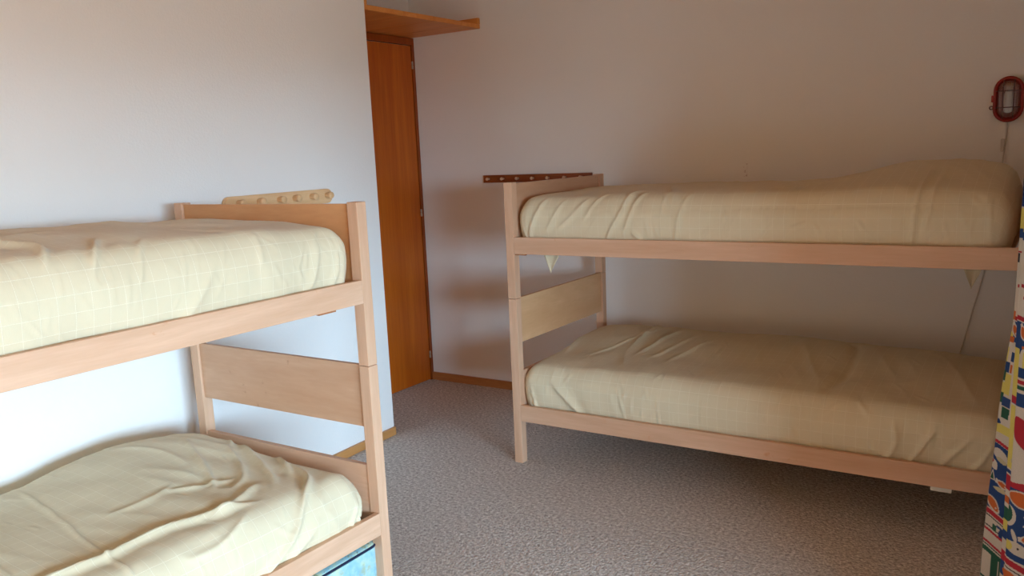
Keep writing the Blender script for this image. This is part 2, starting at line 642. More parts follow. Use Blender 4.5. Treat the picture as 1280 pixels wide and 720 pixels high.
def bunk_bed(label, loc, rz, panel_mat, head_mat):
    b = empty('bunk_bed', loc, rz, label, 'bunk bed', 'two beech bunk beds')
    for x in (0, BL - PW):
        for y in (0, BW - PW):
            box('lower_post', (x, y, 0), (x + PW, y + PW, PJ - .0008), M_beech[2], b, .0025)
            box('upper_post', (x, y, PJ + .0008), (x + PW, y + PW, PH), M_beech[2], b, .0025)
    for z0, z1, nm in ((UB, UT, 'upper_rail'), (LB, LT, 'lower_rail')):
        for y in (0, BW - RT):
            box(nm, (PW, y, z0), (BL - PW, y + RT, z1), M_beech[0], b, .0025)
        for y in (RT, BW - RT - .02):
            box('ledger', (PW + .01, y, z0 + .004), (BL - PW - .01, y + .02, z0 + .020), M_slat, b, .001)
        n = 13
        for i in range(n):
            x = PW + .07 + (BL - 2 * PW - .21) * i / (n - 1)
            box('slat', (x, RT + .002, z0 + .0205), (x + .07, BW - RT - .002, z0 + .0345), M_slat, b, .001)
    for side in (0, 1):
        def X(a, c):
            return (a, c) if side == 0 else (BL - c, BL - a)
        x0, x1 = X(PW - .0285, PW - .0105)
        box('end_panel', (x0, PW, PB), (x1, BW - PW, PJ), panel_mat, b, .0015)
        box('headboard', (x0, PW, UB + .01), (x1, BW - PW, PH - .006), head_mat, b, .0015)
        x0, x1 = X(PW - .026, PW - .004)
        box('footboard', (x0, PW, LB), (x1, BW - PW, .470), M_beech[1], b, .002)
    return b


bed_right = bunk_bed('pale beech bunk bed along the back wall under the wall lamp', (-2.2394, 3.3874, 0), 0, M_birch, M_beech_panel)
bed_left = bunk_bed('pale beech bunk bed along the left wall with a blue box underneath', (-1.9573, 2.1262 - BL, 0), math.pi / 2, M_beech_panel, M_head)
box('cleat', (PW + .002, .004, UB - .006), (PW + .06, .02, UB - .0002), M_cleat, bed_right, .001)
box('cleat', (BL - PW - .20, .006, UB - .006), (BL - PW - .125, .02, UB - .0002), M_cleat, bed_left, .001)
tag(box('care_label', (1.878, .006, LB - .017), (1.95, .0068, LB - .0002), M_label, bed_right, 0), label='small white paper label under the rail')

# ------------------------------------------------------------------ mattresses in fitted sheets
def vnoise(x, y, seed):
    xi, yi = np.floor(x).astype(np.int64), np.floor(y).astype(np.int64)
    xf, yf = x - xi, y - yi
    def h(a, b):
        n = (a * 374761393 + b * 668265263 + seed * 1274126177) & 0x7fffffff
        n = ((n ^ (n >> 13)) * 1274126177) & 0x7fffffff
        return ((n ^ (n >> 16)) & 0xffff) / 65535.0
    u, v = xf * xf * (3 - 2 * xf), yf * yf * (3 - 2 * yf)
    return (h(xi, yi) * (1 - u) + h(xi + 1, yi) * u) * (1 - v) + (h(xi, yi + 1) * (1 - u) + h(xi + 1, yi + 1) * u) * v - 0.5


def seg_dist(u, v, pts):
    best = np.full(u.shape, 9.0)
    tpar = np.zeros(u.shape)
    n = len(pts) - 1
    for i, ((ax, ay), (bx, by)) in enumerate(zip(pts, pts[1:])):
        dx, dy = bx - ax, by - ay
        t = np.clip(((u - ax) * dx + (v - ay) * dy) / (dx * dx + dy * dy + 1e-9), 0, 1)
        d = np.hypot(u - ax - t * dx, v - ay - t * dy)
        m = d < best
        best = np.where(m, d, best)
        tpar = np.where(m, (i + t) / n, tpar)
    return best, tpar


def smooth_pts(pts, k=6):
    if len(pts) < 3:
        return pts
    P = [np.array(p, float) for p in pts]
    P = [2 * P[0] - P[1]] + P + [2 * P[-1] - P[-2]]
    out = []
    for a, b, c, d in zip(P, P[1:], P[2:], P[3:]):
        for i in range(k):
            t = i / k
            out.append(tuple(0.5 * (2 * b + (c - a) * t + (2 * a - 5 * b + 4 * c - d) * t * t + (3 * b - a - 3 * c + d) * t ** 3)))
    out.append(tuple(P[-2]))
    return out


def mattress(label, loc, rz, L, Wd, T, creases, bumps, seed, crown=.022, r=.07, soft=.004, step=.0062, fine=90, crisp=.45, boost=1.35, pulls=.006):
    nx, ny, nz = int(L / step), int(Wd / step), int(T / step)
    gx, gy, gz = np.linspace(0, L, nx + 1), np.linspace(0, Wd, ny + 1), np.linspace(0, T, nz + 1)
    V, Fs, off = [], [], 0
    def add(A, B, fn, flip):
        nonlocal off
        a, b = np.meshgrid(A, B, indexing='ij')
        V.append(np.stack(fn(a.ravel(), b.ravel()), 1))
        i, j = np.meshgrid(np.arange(len(A) - 1), np.arange(len(B) - 1), indexing='ij')
        q = (i * len(B) + j).ravel() + off
        f = np.stack([q, q + len(B), q + len(B) + 1, q + 1], 1)
        Fs.append(f[:, ::-1] if flip else f)
        off += len(A) * len(B)
    o = lambda a, v: np.full(a.shape, v)
    add(gx, gy, lambda a, b: (a, b, o(a, T)), False)
    add(gx, gz, lambda a, b: (a, o(a, 0.), b), False)
    add(gx, gz, lambda a, b: (a, o(a, Wd), b), True)
    add(gy, gz, lambda a, b: (o(a, 0.), a, b), True)
    add(gy, gz, lambda a, b: (o(a, L), a, b), False)
    cx, cy = np.linspace(0, L, 5), np.linspace(0, Wd, 3)
    P = np.concatenate(V)
    Q = np.concatenate(Fs)
    key = np.round(P * 1e5).astype(np.int64)
    _, idx, inv = np.unique(key, axis=0, return_index=True, return_inverse=True)
    P = P[idx]
    Q = inv.reshape(-1)[Q]
    # round the edges
    rb = 0.02
    lo = np.array([r, r, 0.0])
    hi = np.array([L - r, Wd - r, T - r])
    C = np.clip(P, lo, hi)
    D = P - C
    ln = np.linalg.norm(D, axis=1, keepdims=True)
    N = D / np.maximum(ln, 1e-9)
    S = C + N * r
    # cloth coordinates
    hyp = np.hypot(N[:, 0], N[:, 1])
    ang = np.arctan2(hyp, N[:, 2])
    drop = r * ang + np.clip(T - r - P[:, 2], 0, None)
    wx = np.where(hyp > 1e-6, N[:, 0] / np.maximum(hyp, 1e-6), 0)
    wy = np.where(hyp > 1e-6, N[:, 1] / np.maximum(hyp, 1e-6), 0)
    u = C[:, 0] + wx * drop
    v = C[:, 1] + wy * drop
    # relief
    d = soft * 1.6 * vnoise(u * 3.1, v * 3.1, seed) * 2 + soft * vnoise(u * 8, v * 6, seed + 1) * 1.5 + soft * .5 * vnoise(u * 19, v * 15, seed + 2)
    # long soft pulls in the cloth, strongest in patches
    patch = np.clip(vnoise(u * 2.3 + 7, v * 2.3, seed + 3) * 3 + .35, 0, 1)
    d = d + patch * pulls * (0.3 - 2.0 * np.abs(vnoise(u * 12 + v * 5, v * 3.5 - u * 1.5, seed + 4)))
    corner = np.minimum(np.abs(wx), np.abs(wy)) * np.clip(ang / (math.pi / 2), 0, 1)
    fade = np.clip(P[:, 2] / .05, 0, 1) * np.clip(1.1 - 1.5 * corner, .12, 1)
    for pts, amp, wid in creases:
        amp *= boost
        pp = smooth_pts(pts)
        dist, t = seg_dist(u + .006 * vnoise(u * 14, v * 14, seed + 5), v + .006 * vnoise(u * 14, v * 14, seed + 6), pp)
        env = np.clip(np.sin(np.pi * np.clip(t, 0.02, .98)) * 1.6, 0, 1)
        d = d + amp * env * ((1 - crisp) * np.exp(-(dist / wid) ** 2) + crisp * np.exp(-(dist / (wid * .42)) ** 2) - 0.4 * np.exp(-(dist / (wid * 2.4)) ** 2))
    # short random puckers where the sheet is pulled over the edges
    rg = random.Random(seed)
    for i in range(fine):
        cu = rg.uniform(.02, L - .02)
        cv = rg.choice((rg.uniform(-.17, .02), rg.uniform(-.12, .06), rg.uniform(.05, Wd)))
        ln_, an = rg.uniform(.04, .13), rg.gauss(math.pi / 2, .45)
        p0 = (cu - math.cos(an) * ln_ / 2, cv - math.sin(an) * ln_ / 2)
        p1 = (cu + math.cos(an) * ln_ / 2, cv + math.sin(an) * ln_ / 2)
        near_ = (np.abs(u - cu) < .12) & (np.abs(v - cv) < .12)
        un, vn = u[near_], v[near_]
        dist, t = seg_dist(un, vn, [p0, p1])
        w_, a_ = rg.uniform(.004, .009), rg.uniform(.0018, .0048)
        d[near_] += a_ * np.sin(np.pi * np.clip(t, .02, .98)) * (np.exp(-(dist / w_) ** 2) - .4 * np.exp(-(dist / (2.4 * w_)) ** 2))
    S = S + N * (d * fade)[:, None]
    # small gathers where the sheet is tucked behind the rail
    side = np.clip(ang / (math.pi / 2), 0, 1)
    tuck = np.clip(1 - P[:, 2] / (T * .55), 0, 1) ** 1.5
    S = S + N * (tuck * side * (.010 * vnoise(u * 13, v * 13, seed + 9) - .014))[:, None]
    S = S + N * (side * .010 * np.sin(math.pi * np.clip(P[:, 2] / T, 0, 1)))[:, None]
    # crown and bumps lift the top and pull the upper sides along
    X, Y = S[:, 0] / L, S[:, 1] / Wd
    lift = crown * np.clip(4 * X * (1 - X), 0, 1) ** .28 * np.clip(4 * Y * (1 - Y), 0, 1) ** .45
    for (bu, bv, ru, rv, amp, pw) in bumps:
        e = (np.abs((S[:, 0] - bu) / ru) ** pw + np.abs((S[:, 1] - bv) / rv) ** pw)
        lift = lift + amp * np.exp(-e)
    S[:, 2] += lift * np.clip((P[:, 2] - T * .35) / (T * .65), 0, 1)
    me = bpy.data.meshes.new('mattress')
    me.vertices.add(len(S))
    me.vertices.foreach_set('co', S.astype(np.float32).ravel())
    # close the underside with one face ring
    nq = len(Q)
    me.loops.add(nq * 4)
    me.loops.foreach_set('vertex_index', Q.ravel().astype(np.int32))
    me.polygons.add(nq)
    me.polygons.foreach_set('loop_start', np.arange(0, nq * 4, 4, dtype=np.int32))
    me.update(calc_edges=True)
    uvl = me.uv_layers.new(name='cloth')
    uvl.data.foreach_set('uv', np.stack([u, v], 1)[Q.ravel()].astype(np.float32).ravel())
    me.polygons.foreach_set('use_smooth', np.ones(nq, dtype=bool))
    bm = bmesh.new()
    bm.from_mesh(me)
    edges = [e for e in bm.edges if len(e.link_faces) == 1]
    bmesh.ops.holes_fill(bm, edges=edges, sides=0)
    bmesh.ops.recalc_face_normals(bm, faces=bm.faces[:])
    bm.to_mesh(me)
    bm.free()
    me.materials.append(M_sheet)
    ob = link(bpy.data.objects.new('mattress', me), None, loc)
    ob.rotation_euler = (0, 0, rz)
    return tag(ob, label, 'mattress', 'cream sheeted mattresses on the bunks')


def diag(x0, y0, x1, y1):
    return [(x0, y0), ((x0 + x1) / 2 + .01, (y0 + y1) / 2), (x1, y1)]


MZU, MZL = UB + .0345, LB + .0345        # tops of the slats
RX, RY = -2.192, 3.416                   # origin of the mattresses of the right bed
ML, MW = 2.09, 0.90

mat_ru = mattress('cream checked mattress on the top bunk by the wall lamp, pillow under its sheet', (RX, RY, MZU), 0, 2.035, MW, .215,
    [([(.60, .16), (.56, .0), (.50, -.10), (.46, -.2)], .010, .016),
     ([(.66, .10), (.60, -.02), (.56, -.12)], .008, .014),
     ([(.16, .05), (.10, -.06), (.06, -.16)], .010, .016),
     ([(.26, .04), (.20, -.05), (.16, -.12)], .007, .014),
     ([(.38, .05), (.30, -.04), (.22, -.10)], .006, .014),
     ([(.48, .10), (.40, .0), (.36, -.06)], .006, .013),
     ([(.60, -.10), (.70, -.20)], .010, .018),
     ([(.86, .06), (.82, -.04), (.80, -.18)], .007, .018),
     ([(1.02, .05), (1.02, -.2)], .003, .006),
     ([(1.76, .30), (1.74, .05), (1.72, -.2)], .008, .013),
     ([(1.80, .34), (1.79, .05), (1.76, -.12)], .005, .012),
     ([(1.15, .12), (1.32, .2), (1.5, .33)], .006, .03),
     ([(.02, .0), (-.01, -.08), (.03, -.18)], .012, .012)],
    [(1.80, .52, .37, .36, .088, 2.6)], 11, crown=.048)

mat_rl = mattress('cream checked mattress on the bottom bunk by the patterned curtain', (RX - .012, RY, MZL), 0, ML, MW, .232,
    [([(.17, -.02), (.26, -.10), (.36, -.2)], .016, .026),
     ([(.05, -.05), (.07, -.12), (.10, -.2)], .010, .014),
     ([(.10, .24), (.03, .60)], .006, .02),
     ([(.22, .20), (.36, .50), (.52, .86)], .006, .012),
     ([(.41, .34), (.40, .66), (.38, .9)], .009, .02),
     ([(.48, .30), (.52, .52), (.57, .78)], .010, .018),
     ([(.56, .26), (.62, .46), (.70, .72)], .007, .016),
     ([(.66, .24), (.72, .42), (.80, .60)], .007, .016),
     ([(.84, .20), (.85, .52)], .004, .01),
     ([(.52, .0), (.55, -.1), (.56, -.2)], .004, .007),
     ([(.72, .0), (.74, -.2)], .003, .006),
     ([(.93, .0), (.93, -.2)], .003, .006),
     ([(1.34, .86), (1.44, .65), (1.46, .30), (1.42, .05)], -.012, .05),
     ([(1.55, .06), (1.62, -.02)], .006, .02),
     ([(1.70, .0), (1.71, -.10), (1.66, -.2)], .010, .018),
     ([(1.86, .0), (1.80, -.10), (1.74, -.2)], .011, .018),
     ([(1.98, -.02), (1.90, -.12), (1.84, -.2)], .010, .016),
     ([(2.06, -.04), (2.0, -.13), (1.94, -.2)], .010, .016),
     ([(1.61, .85), (1.80, .62), (1.94, .25)], .004, .03)],
    [(.30, .74, .30, .20, .030, 2), (1.05, .66, .42, .30, .022, 2), (1.82, .62, .30, .32, .030, 2.4), (.9, .75, 1.1, .34, .034, 4)], 23, crown=.045, r=.075)

LX, LY = -1.983, -.02                    # front edge and near end of the left bed's mattresses
mat_lu = mattress('cream checked mattress on the top bunk against the left wall, flat with no pillow', (LX, LY, MZU), math.pi / 2, ML, MW, .226,
    [([(1.02, .34), (1.10, .26), (1.13, .12), (1.08, .0)], .016, .018),
     ([(1.30, .16), (1.24, .06), (1.18, -.02)], .012, .016),
     ([(1.40, .10), (1.34, .02), (1.30, -.06)], .007, .016),
     ([(1.55, -.02), (1.45, -.14), (1.40, -.2)], .008, .025),
     ([(1.95, .0), (1.92, -.10), (1.86, -.2)], .007, .02),
     ([(1.72, .05), (1.70, -.06)], .005, .02),
     ([(2.03, -.04), (2.0, -.14), (1.92, -.2)], .008, .014)],
    [(1.2, .5, .6, .4, .012, 2)], 37, crown=.048, soft=.008)

mat_ll = mattress('cream checked mattress with deep creases on the bottom bunk above the blue box', (LX, LY, MZL), math.pi / 2, ML - .015, .96, .188,
    [([(.9, .19), (1.07, .18), (1.21, .17), (1.39, .18), (1.58, .14), (1.70, .10)], .016, .020),
     ([(1.34, .91), (1.29, .59), (1.23, .24), (1.21, -.03)], .007, .010),
     ([(1.05, .80), (1.02, .45), (1.0, .1)], .005, .010),
     ([(1.90, .76), (1.80, .54), (1.72, .36), (1.66, .28)], .012, .022),
     ([(1.97, .62), (1.90, .45), (1.80, .30), (1.70, .24)], .010, .022),
     ([(2.0, .30), (1.92, .12), (1.80, .02), (1.62, -.10), (1.46, -.2)], .018, .018),
     ([(2.04, .62), (1.99, .50), (1.90, .30), (1.82, .16)], .014, .022),
     ([(2.05, .42), (1.98, .30), (1.92, .20)], .012, .018),
     ([(2.06, .78), (2.03, .66), (1.98, .58)], .010, .018),
     ([(1.62, .07), (1.48, .02), (1.36, .02)], .010, .018),
     ([(1.80, .23), (1.65, .15), (1.52, .13)], .012, .02),
     ([(1.66, .85), (1.74, .67), (1.74, .5)], .006, .03),
     ([(1.55, .40), (1.66, .34), (1.80, .32)], .007, .02),
     ([(1.35, .40), (1.5, .38), (1.62, .42)], .005, .02),
     ([(1.85, -.02), (1.70, -.12), (1.55, -.2)], .008, .02),
     ([(2.05, .02), (2.06, -.06), (2.02, -.16)], .018, .014),
     ([(2.02, -.02), (1.97, -.12)], .010, .012)],
    [(1.80, .74, .34, .24, .030, 2), (1.0, .74, .9, .35, .016, 4), (1.75, .88, .45, .22, .030, 2)], 51, crown=.058, r=.085, soft=.006, fine=80)


def sheet_corner(parent, pts3, thick=.002):
    """small hanging tail of the sheet, a folded triangle"""
    bm = bmesh.new()
    rows = 8
    A, B, C = (Vector(p) for p in pts3)            # two points under the mattress and the hanging tip
    grid = []
    for i in range(rows + 1):
        t = i / rows
        l, r = A.lerp(C, t), B.lerp(C, t)
        row = []
        for j in range(rows + 1):
            s = j / rows
            p = l.lerp(r, s)
            p.y += .012 * math.sin(math.pi * s) * (1 - t) + .006 * t * math.sin(3 * s)
            row.append(bm.verts.new(p))
        grid.append(row)
    for i in range(rows):
        for j in range(rows):
            bm.faces.new((grid[i][j], grid[i][j + 1], grid[i + 1][j + 1], grid[i + 1][j]))
    bmesh.ops.remove_doubles(bm, verts=bm.verts[:], dist=1e-5)
    bmesh.ops.solidify(bm, geom=bm.faces[:], thickness=thick)
    uvl = bm.loops.layers.uv.new('cloth')
    for f in bm.faces:
        for lp in f.loops:
            lp[uvl].uv = (lp.vert.co.x, lp.vert.co.z)
    o = mesh_obj('sheet_corner', bm, M_sheet, parent, None, True)
    return o


sheet_corner(mat_ru, [(.10, .05, -.006), (.225, .05, -.002), (.155, .04, -.128)])
sheet_corner(mat_ru, [(1.845, .29, -.004), (1.97, .33, -.002), (1.905, .27, -.152)])

# ------------------------------------------------------------------ coat peg racks
def rack_left():
    r = empty('coat_rack', (XL + SKEW * (YL - 2.748), 2.748, 1.357), math.atan(SKEW), label='light pine peg rack with rounded ends on the left wall', cat='coat rack')
    mesh_obj('board', prism_bm(stadium(0, 0, .339, .035), 'X', .0005, .022, .004), M_rack_y, r, None)
    for y in (2.506, 2.625, 2.747, 2.845, 2.958, 3.064):
        mesh_obj('peg', lathe_bm([(.020, .013), (.028, .0125), (.040, .0135), (.050, .0165), (.055, .0165), (.060, .0135), (.062, .008)], 20), M_pine, r, (0, (y - 2.77) * .995, .004), True)


M_rack_y = wood('pine_rack_board', 1, lin(232, 192, 146), lin(216, 170, 122), rough=0.4, stretch=8, scale=12, knots=(0.7, lin(150, 80, 45)))
rack_left()


def rack_back():
    r = empty('coat_rack', (-2.727, YB, 1.3695), label='narrow dark brown peg rack on the back wall behind the right bunk', cat='coat rack')
    box('board', (-.385, -.018, -.0235), (.385, -.0005, .0235), M_dark_rack, r, .002)
    for x in (-3.066, -2.957, -2.848, -2.739, -2.63, -2.514, -2.405):
        p = mesh_obj('peg', lathe_bm([(-.018, .006), (-.03, .0065), (-.042, .0095), (-.047, .009), (-.049, .005)], 14, 'Y'), M_peg, r, (x + 2.727, 0, 0), True)


rack_back()

# ------------------------------------------------------------------ bulkhead wall lamp with its cord
def lamp():
    o = empty('wall_lamp', (-.244, YB, 1.668), label='red oval caged bulkhead lamp on the back wall above the right bunk', cat='lamp')
    HU, HV = .058, .098
    mesh_obj('back_plate', prism_bm(stadium(0, 0, HU - .004, HV - .004, 14), 'Y', -.02, -.0005, .002), M_red, o)
    ring = [(u, -.03, v) for u, v in stadium(0, 0, HU - .006, HV - .006, 14)]
    rim = mesh_obj('rim', tube_bm(ring, .0085, 10, True), M_red, o, None, True)
    # glass: domed oval
    bm = bmesh.new()
    rings = []
    for k in range(9):
        t = k / 8 * math.pi / 2
        s, dpt = math.cos(t), math.sin(t)
        su, sv = (HU - .012) * (1 - .45 * (1 - s)), (HV - .012) * (1 - .28 * (1 - s))
        if k == 8:
            su, sv = su * .8, sv * .9
        rings.append([bm.verts.new((u, -.024 - .036 * dpt, v)) for u, v in stadium(0, 0, su, sv, 10)])
    for a, b in zip(rings, rings[1:]):
        for i in range(len(a)):
            bm.faces.new((a[i], a[(i + 1) % len(a)], b[(i + 1) % len(a)], b[i]))
    bm.faces.new(rings[-1])
    bmesh.ops.recalc_face_normals(bm, faces=bm.faces[:])
    mesh_obj('glass', bm, M_lampglass, o, None, True)
    bulb = mesh_obj('bulb', lathe_bm([(-.05, .008), (-.045, .016), (-.03, .019), (.03, .019), (.045, .015), (.052, .006)], 18, 'Z'), M_bulb, o, (0, -.03, -.01), True)
    mesh_obj('socket', lathe_bm([(.045, .014), (.07, .016), (.078, .012)], 18, 'Z'), M_cleat, bulb, (0, 0, .002), True)
    cage = bmesh.new()
    for x in (-.021, .021):
        arc = [(x, -.03 - .038 * math.sin(math.pi * k / 16) ** .6, -.088 + .176 * k / 16) for k in range(17)]
        tube_bm(arc, .0022, 6, False, cage)
    for z in (-.036, .036):
        arc = [(-.052 + .104 * k / 16, -.03 - .038 * math.sin(math.pi * k / 16) ** .6, z) for k in range(17)]
        tube_bm(arc, .0022, 6, False, cage)
    mesh_obj('wire_cage', cage, M_wire, o, None, True)
    box('clip', (-.068, -.034, -.010), (-.052, -.010, .020), M_red, rim, .003)
    lug = tube_bm([(-.066 + .007 * math.cos(t), -.024, -.034 + .007 * math.sin(t)) for t in [2 * math.pi * i / 12 for i in range(12)]], .0025, 6, True)
    mesh_obj('lug', lug, M_wire, rim, None, True)
    pts = [(-.001, -.012, -.095), (0, -.006, -.13), (-.002, -.005, -.19), (-.008, -.005, -.26), (-.03, -.005, -.5), (-.057, -.005, -.782), (-.090, -.005, -.95), (-.123, -.005, -1.114), (-.15, -.005, -1.25)]
    cord = mesh_obj('cord', tube_bm(smooth_pts3(pts), .0032, 8), M_whitepl, o, None, True)
    box('cord_switch', (-.021, -.022, -.228), (-.006, -.002, -.172), M_whitepl, cord, .004)


def smooth_pts3(pts, k=5):
    P = [Vector(p) for p in pts]
    P = [2 * P[0] - P[1]] + P + [2 * P[-1] - P[-2]]
    out = []
    for a, b, c, d in zip(P, P[1:], P[2:], P[3:]):
        for i in range(k):
            t = i / k
            out.append(0.5 * (2 * b + (c - a) * t + (2 * a - 5 * b + 4 * c - d) * t * t + (3 * b - a - 3 * c + d) * t ** 3))
    out.append(P[-2])
    return out


lamp()

# ------------------------------------------------------------------ blue printed box under the left bunk
def storage_box():
    o = empty('storage_box', (-2.25, 1.76, 0), label='sky blue printed storage box with navy piping on the carpet', cat='storage box')
    hx, hy, hz = .262, .345, .172
    mesh_obj('body', prism_bm(rrect(0, 0, hx, hy, .045, 8), 'Z', 0.001, hz, .004), M_box, o)
    # padded lid with a slightly domed top
    bm = bmesh.new()
    rings = []
    for s, z in ((1, hz), (.995, hz + .006), (.97, hz + .011), (.85, hz + .014), (.4, hz + .017)):
        rings.append([bm.verts.new((u, v, z)) for u, v in rrect(0, 0, hx * s, hy * s, .045 * s, 8)])
    for a, b in zip(rings, rings[1:]):
        for i in range(len(a)):
            bm.faces.new((a[i], a[(i + 1) % len(a)], b[(i + 1) % len(a)], b[i]))
    bm.faces.new(rings[-1])
    bmesh.ops.recalc_face_normals(bm, faces=bm.faces[:])
    lid = mesh_obj('lid', bm, M_boxtop, o, None, True)
    mesh_obj('piping', tube_bm([(u, v, hz + .003) for u, v in rrect(0, 0, hx, hy, .045, 8)], .0042, 8, True), M_piping, lid, None, True)


storage_box()

# ------------------------------------------------------------------ printed curtain at the far end of the window
CREAM, NAVY, RED, GREEN = lin(222, 208, 190), lin(28, 66, 122), lin(190, 34, 52), lin(24, 88, 66)
YELLOW, ORANGE, BLACK, TAN = lin(232, 210, 104), lin(214, 104, 42), lin(40, 42, 48), lin(206, 190, 150)


def curtain():
    # vertical stations (z) and, for each, the plan of the folds
    zs = np.concatenate([np.linspace(.02, 1.4, 860), np.linspace(1.41, 2.18, 110)])
    tz = [0, .133, .243, .433, .566, .722, .849, .973, 1.25, 2.2]
    tx = [-.155, -.153, -.152, -.144, -.136, -.130, -.120, -.108, -.107, -.103]
    T = np.interp(zs, tz, tx)
    T = np.convolve(np.pad(T, 25, 'edge'), np.ones(51) / 51, 'valid')
    T2 = np.full_like(zs, -.0925)
    S = np.interp(zs, [0, .3, .72, 1.0, 2.2], [1, 1, .75, .6, .55])
    def ctrl(t, t2, s):
        return [(.07, 2.99), (t + .03, 2.955), (t, 2.905), (t + .02 * s, 2.875), (max(t + .085 * s, t2 + .02), 2.79), (t2 + .012, 2.745), (t2, 2.705), (t2 + .009, 2.68),
                (t2 + .022, 2.655), (t2 + .07, 2.62), (t2 + .125, 2.585), (t2 + .13, 2.54), (t2 + .095, 2.50), (t2 + .11, 2.44), (t2 + .18, 2.40), (t2 + .15, 2.34), (t2 + .12, 2.30), (t2 + .15, 2.25)]
    rows = []
    k = 32
    keep = np.array([i for i in range(17 * k) if k <= i < 11 * k or i % 4 == 0])
    for t, t2, s in zip(T, T2, S):
        P = np.array(ctrl(t, t2, s))
        P = np.vstack([2 * P[0] - P[1], P, 2 * P[-1] - P[-2]])
        a, b, c, d = P[:-3], P[1:-2], P[2:-1], P[3:]
        tt = (np.arange(k) / k)[None, :, None]
        a, b, c, d = (q[:, None, :] for q in (a, b, c, d))
        pts = 0.5 * (2 * b + (c - a) * tt + (2 * a - 5 * b + 4 * c - d) * tt ** 2 + (3 * b - a - 3 * c + d) * tt ** 3)
        rows.append(pts.reshape(-1, 2)[keep])
    XY = np.array(rows)                                   # (nz, nu, 2)
    nzr, nu = XY.shape[:2]
    seg = np.linalg.norm(np.diff(XY, axis=1), axis=2)
    arc = np.concatenate([np.zeros((nzr, 1)), np.cumsum(seg, axis=1)], axis=1)
    cp = keep / k                                # position along the plan in control points
    Z = np.repeat(zs[:, None], nu, 1)
    CP = np.repeat(cp[None, :], nzr, 0)
    # printed cotton, in cloth coordinates: a = width across the fold, p = row of the print
    col = np.empty((nzr, nu, 4))
    col[:] = CREAM
    def put(m, c):
        col[m] = c
    # --- first fold
    a0 = arc[:, np.searchsorted(keep, 2 * k)][:, None]
    a = (arc - a0) / .0030                               # in print units from the fold's edge
    p = np.interp(Z, [-.3, .155, .42, 1.25, 2.5], [890, 720, 620, 285, -215]) - .0
    m1 = CP < 5.6
    def band(lo, hi, c, m, sl=0.0, al=-99, ah=999):
        q = p - sl * a
        put(m & (q >= lo) & (q < hi) & (a >= al) & (a < ah), c)
    def blob(ca, cpx, ra, rp, c, m, rotd=0, pw=2.0):
        th = math.radians(rotd)
        da, dp = a - ca, p - cpx
        x = (da * math.cos(th) + dp * math.sin(th)) / ra
        y = (-da * math.sin(th) + dp * math.cos(th)) / rp
        put(m & (np.abs(x) ** pw + np.abs(y) ** pw < 1), c)
    def fish(ca, cpx, ra, rp, c, m, rotd=0):
        th = math.radians(rotd)
        blob(ca, cpx, ra + 2, rp + 2, CREAM, m, rotd, 1.6)
        tx_, ty_ = ca - (ra + 1) * math.cos(th), cpx - (ra + 1) * math.sin(th)
        blob(tx_, ty_, 4, 4, CREAM, m, rotd + 45, 1.0)
        blob(ca, cpx, ra, rp, c, m, rotd, 1.6)
        blob(ca + ra * .55 * math.cos(th), cpx + ra * .55 * math.sin(th), 1.3, 1.3, CREAM, m)
    b = lambda *q, **w: band(*q, m1, **w)
    b(-230, 40, NAVY)
    for y0 in (-200, -150, -95, -40, 10):
        fish(8, y0, 8, 4, ORANGE, m1, 30)
        fish(20, y0 + 24, 8, 4, TAN, m1, -20)
    b(40, 50, RED); b(90, 130, GREEN, al=4, ah=14); b(150, 190, NAVY, al=10, ah=22); b(205, 214, RED); b(225, 260, NAVY); b(262, 286, YELLOW)
    b(286, 297, NAVY); b(312, 314, RED); b(315, 326, BLACK, al=1, ah=6); b(335, 375, BLACK, al=2, ah=2.8)
    b(352, 356, RED, al=6); b(385, 395, ORANGE, ah=6); b(391, 396, RED, al=6); b(397, 422, NAVY, al=5)
    b(398, 410, RED, ah=4); b(410, 416, YELLOW, ah=7); b(416, 423, ORANGE, ah=10)
    fish(9, 408, 7, 3.5, ORANGE, m1, 60)
    b(430, 452, YELLOW, ah=5); b(434, 446, NAVY, al=10, ah=16); b(448, 461, NAVY, al=3, ah=10); b(450, 460, ORANGE, al=11, ah=15)
    b(459, 472, GREEN, ah=6); b(462, 488, YELLOW, al=6, ah=16); b(474, 488, YELLOW, ah=10)
    b(487, 500, GREEN, ah=7); b(491, 503, NAVY, al=6, ah=20); b(504, 518, GREEN, al=7, ah=20)
    blob(4, 524, 4.5, 3.5, NAVY, m1, 20, 1.2)
    b(527, 538, YELLOW); b(547, 551, RED, sl=.14); b(551.5, 560, NAVY, sl=.14); b(560, 640, NAVY, sl=.14)
    blob(14, 566, 13, 7, CREAM, m1, 20); blob(16, 572, 9, 3, TAN, m1, 10)
    fish(5, 580, 6, 3, CREAM, m1, 55); blob(2, 576, 2.5, 2.5, RED, m1)
    tri = m1 & (p > 587) & (p < 601) & (np.abs(a - 5) < (p - 587) * .36)
    put(tri, CREAM)
    put(m1 & (p > 590) & (p < 599.5) & (np.abs(a - 5) < (p - 590) * .28), GREEN)
    fish(22, 601, 8, 3, ORANGE, m1, 10)
    blob(20, 609, 12, 3.2, TAN, m1, 0, 1.5)
    fish(11, 630, 11, 5, ORANGE, m1, 38)
    for lo, hi, c in ((638.5, 640, CREAM), (640, 646, RED), (646, 647.5, CREAM), (647.5, 649, BLACK), (649, 660, CREAM), (660, 661.5, BLACK), (664, 667, RED), (679, 682, RED), (683.5, 685, BLACK)):
        b(lo - 3, hi - 3, c, sl=.18)
    b(651, 659, GREEN, sl=.18, al=14, ah=20); b(649, 652, NAVY, sl=.18, al=20); b(649, 661, NAVY, sl=.18, al=24)
    b(684, 725, GREEN, sl=.18, al=2, ah=31); b(690, 722, CREAM, sl=.18, al=3, ah=17); b(690, 722, CREAM, sl=.18, al=27.5, ah=28.5)
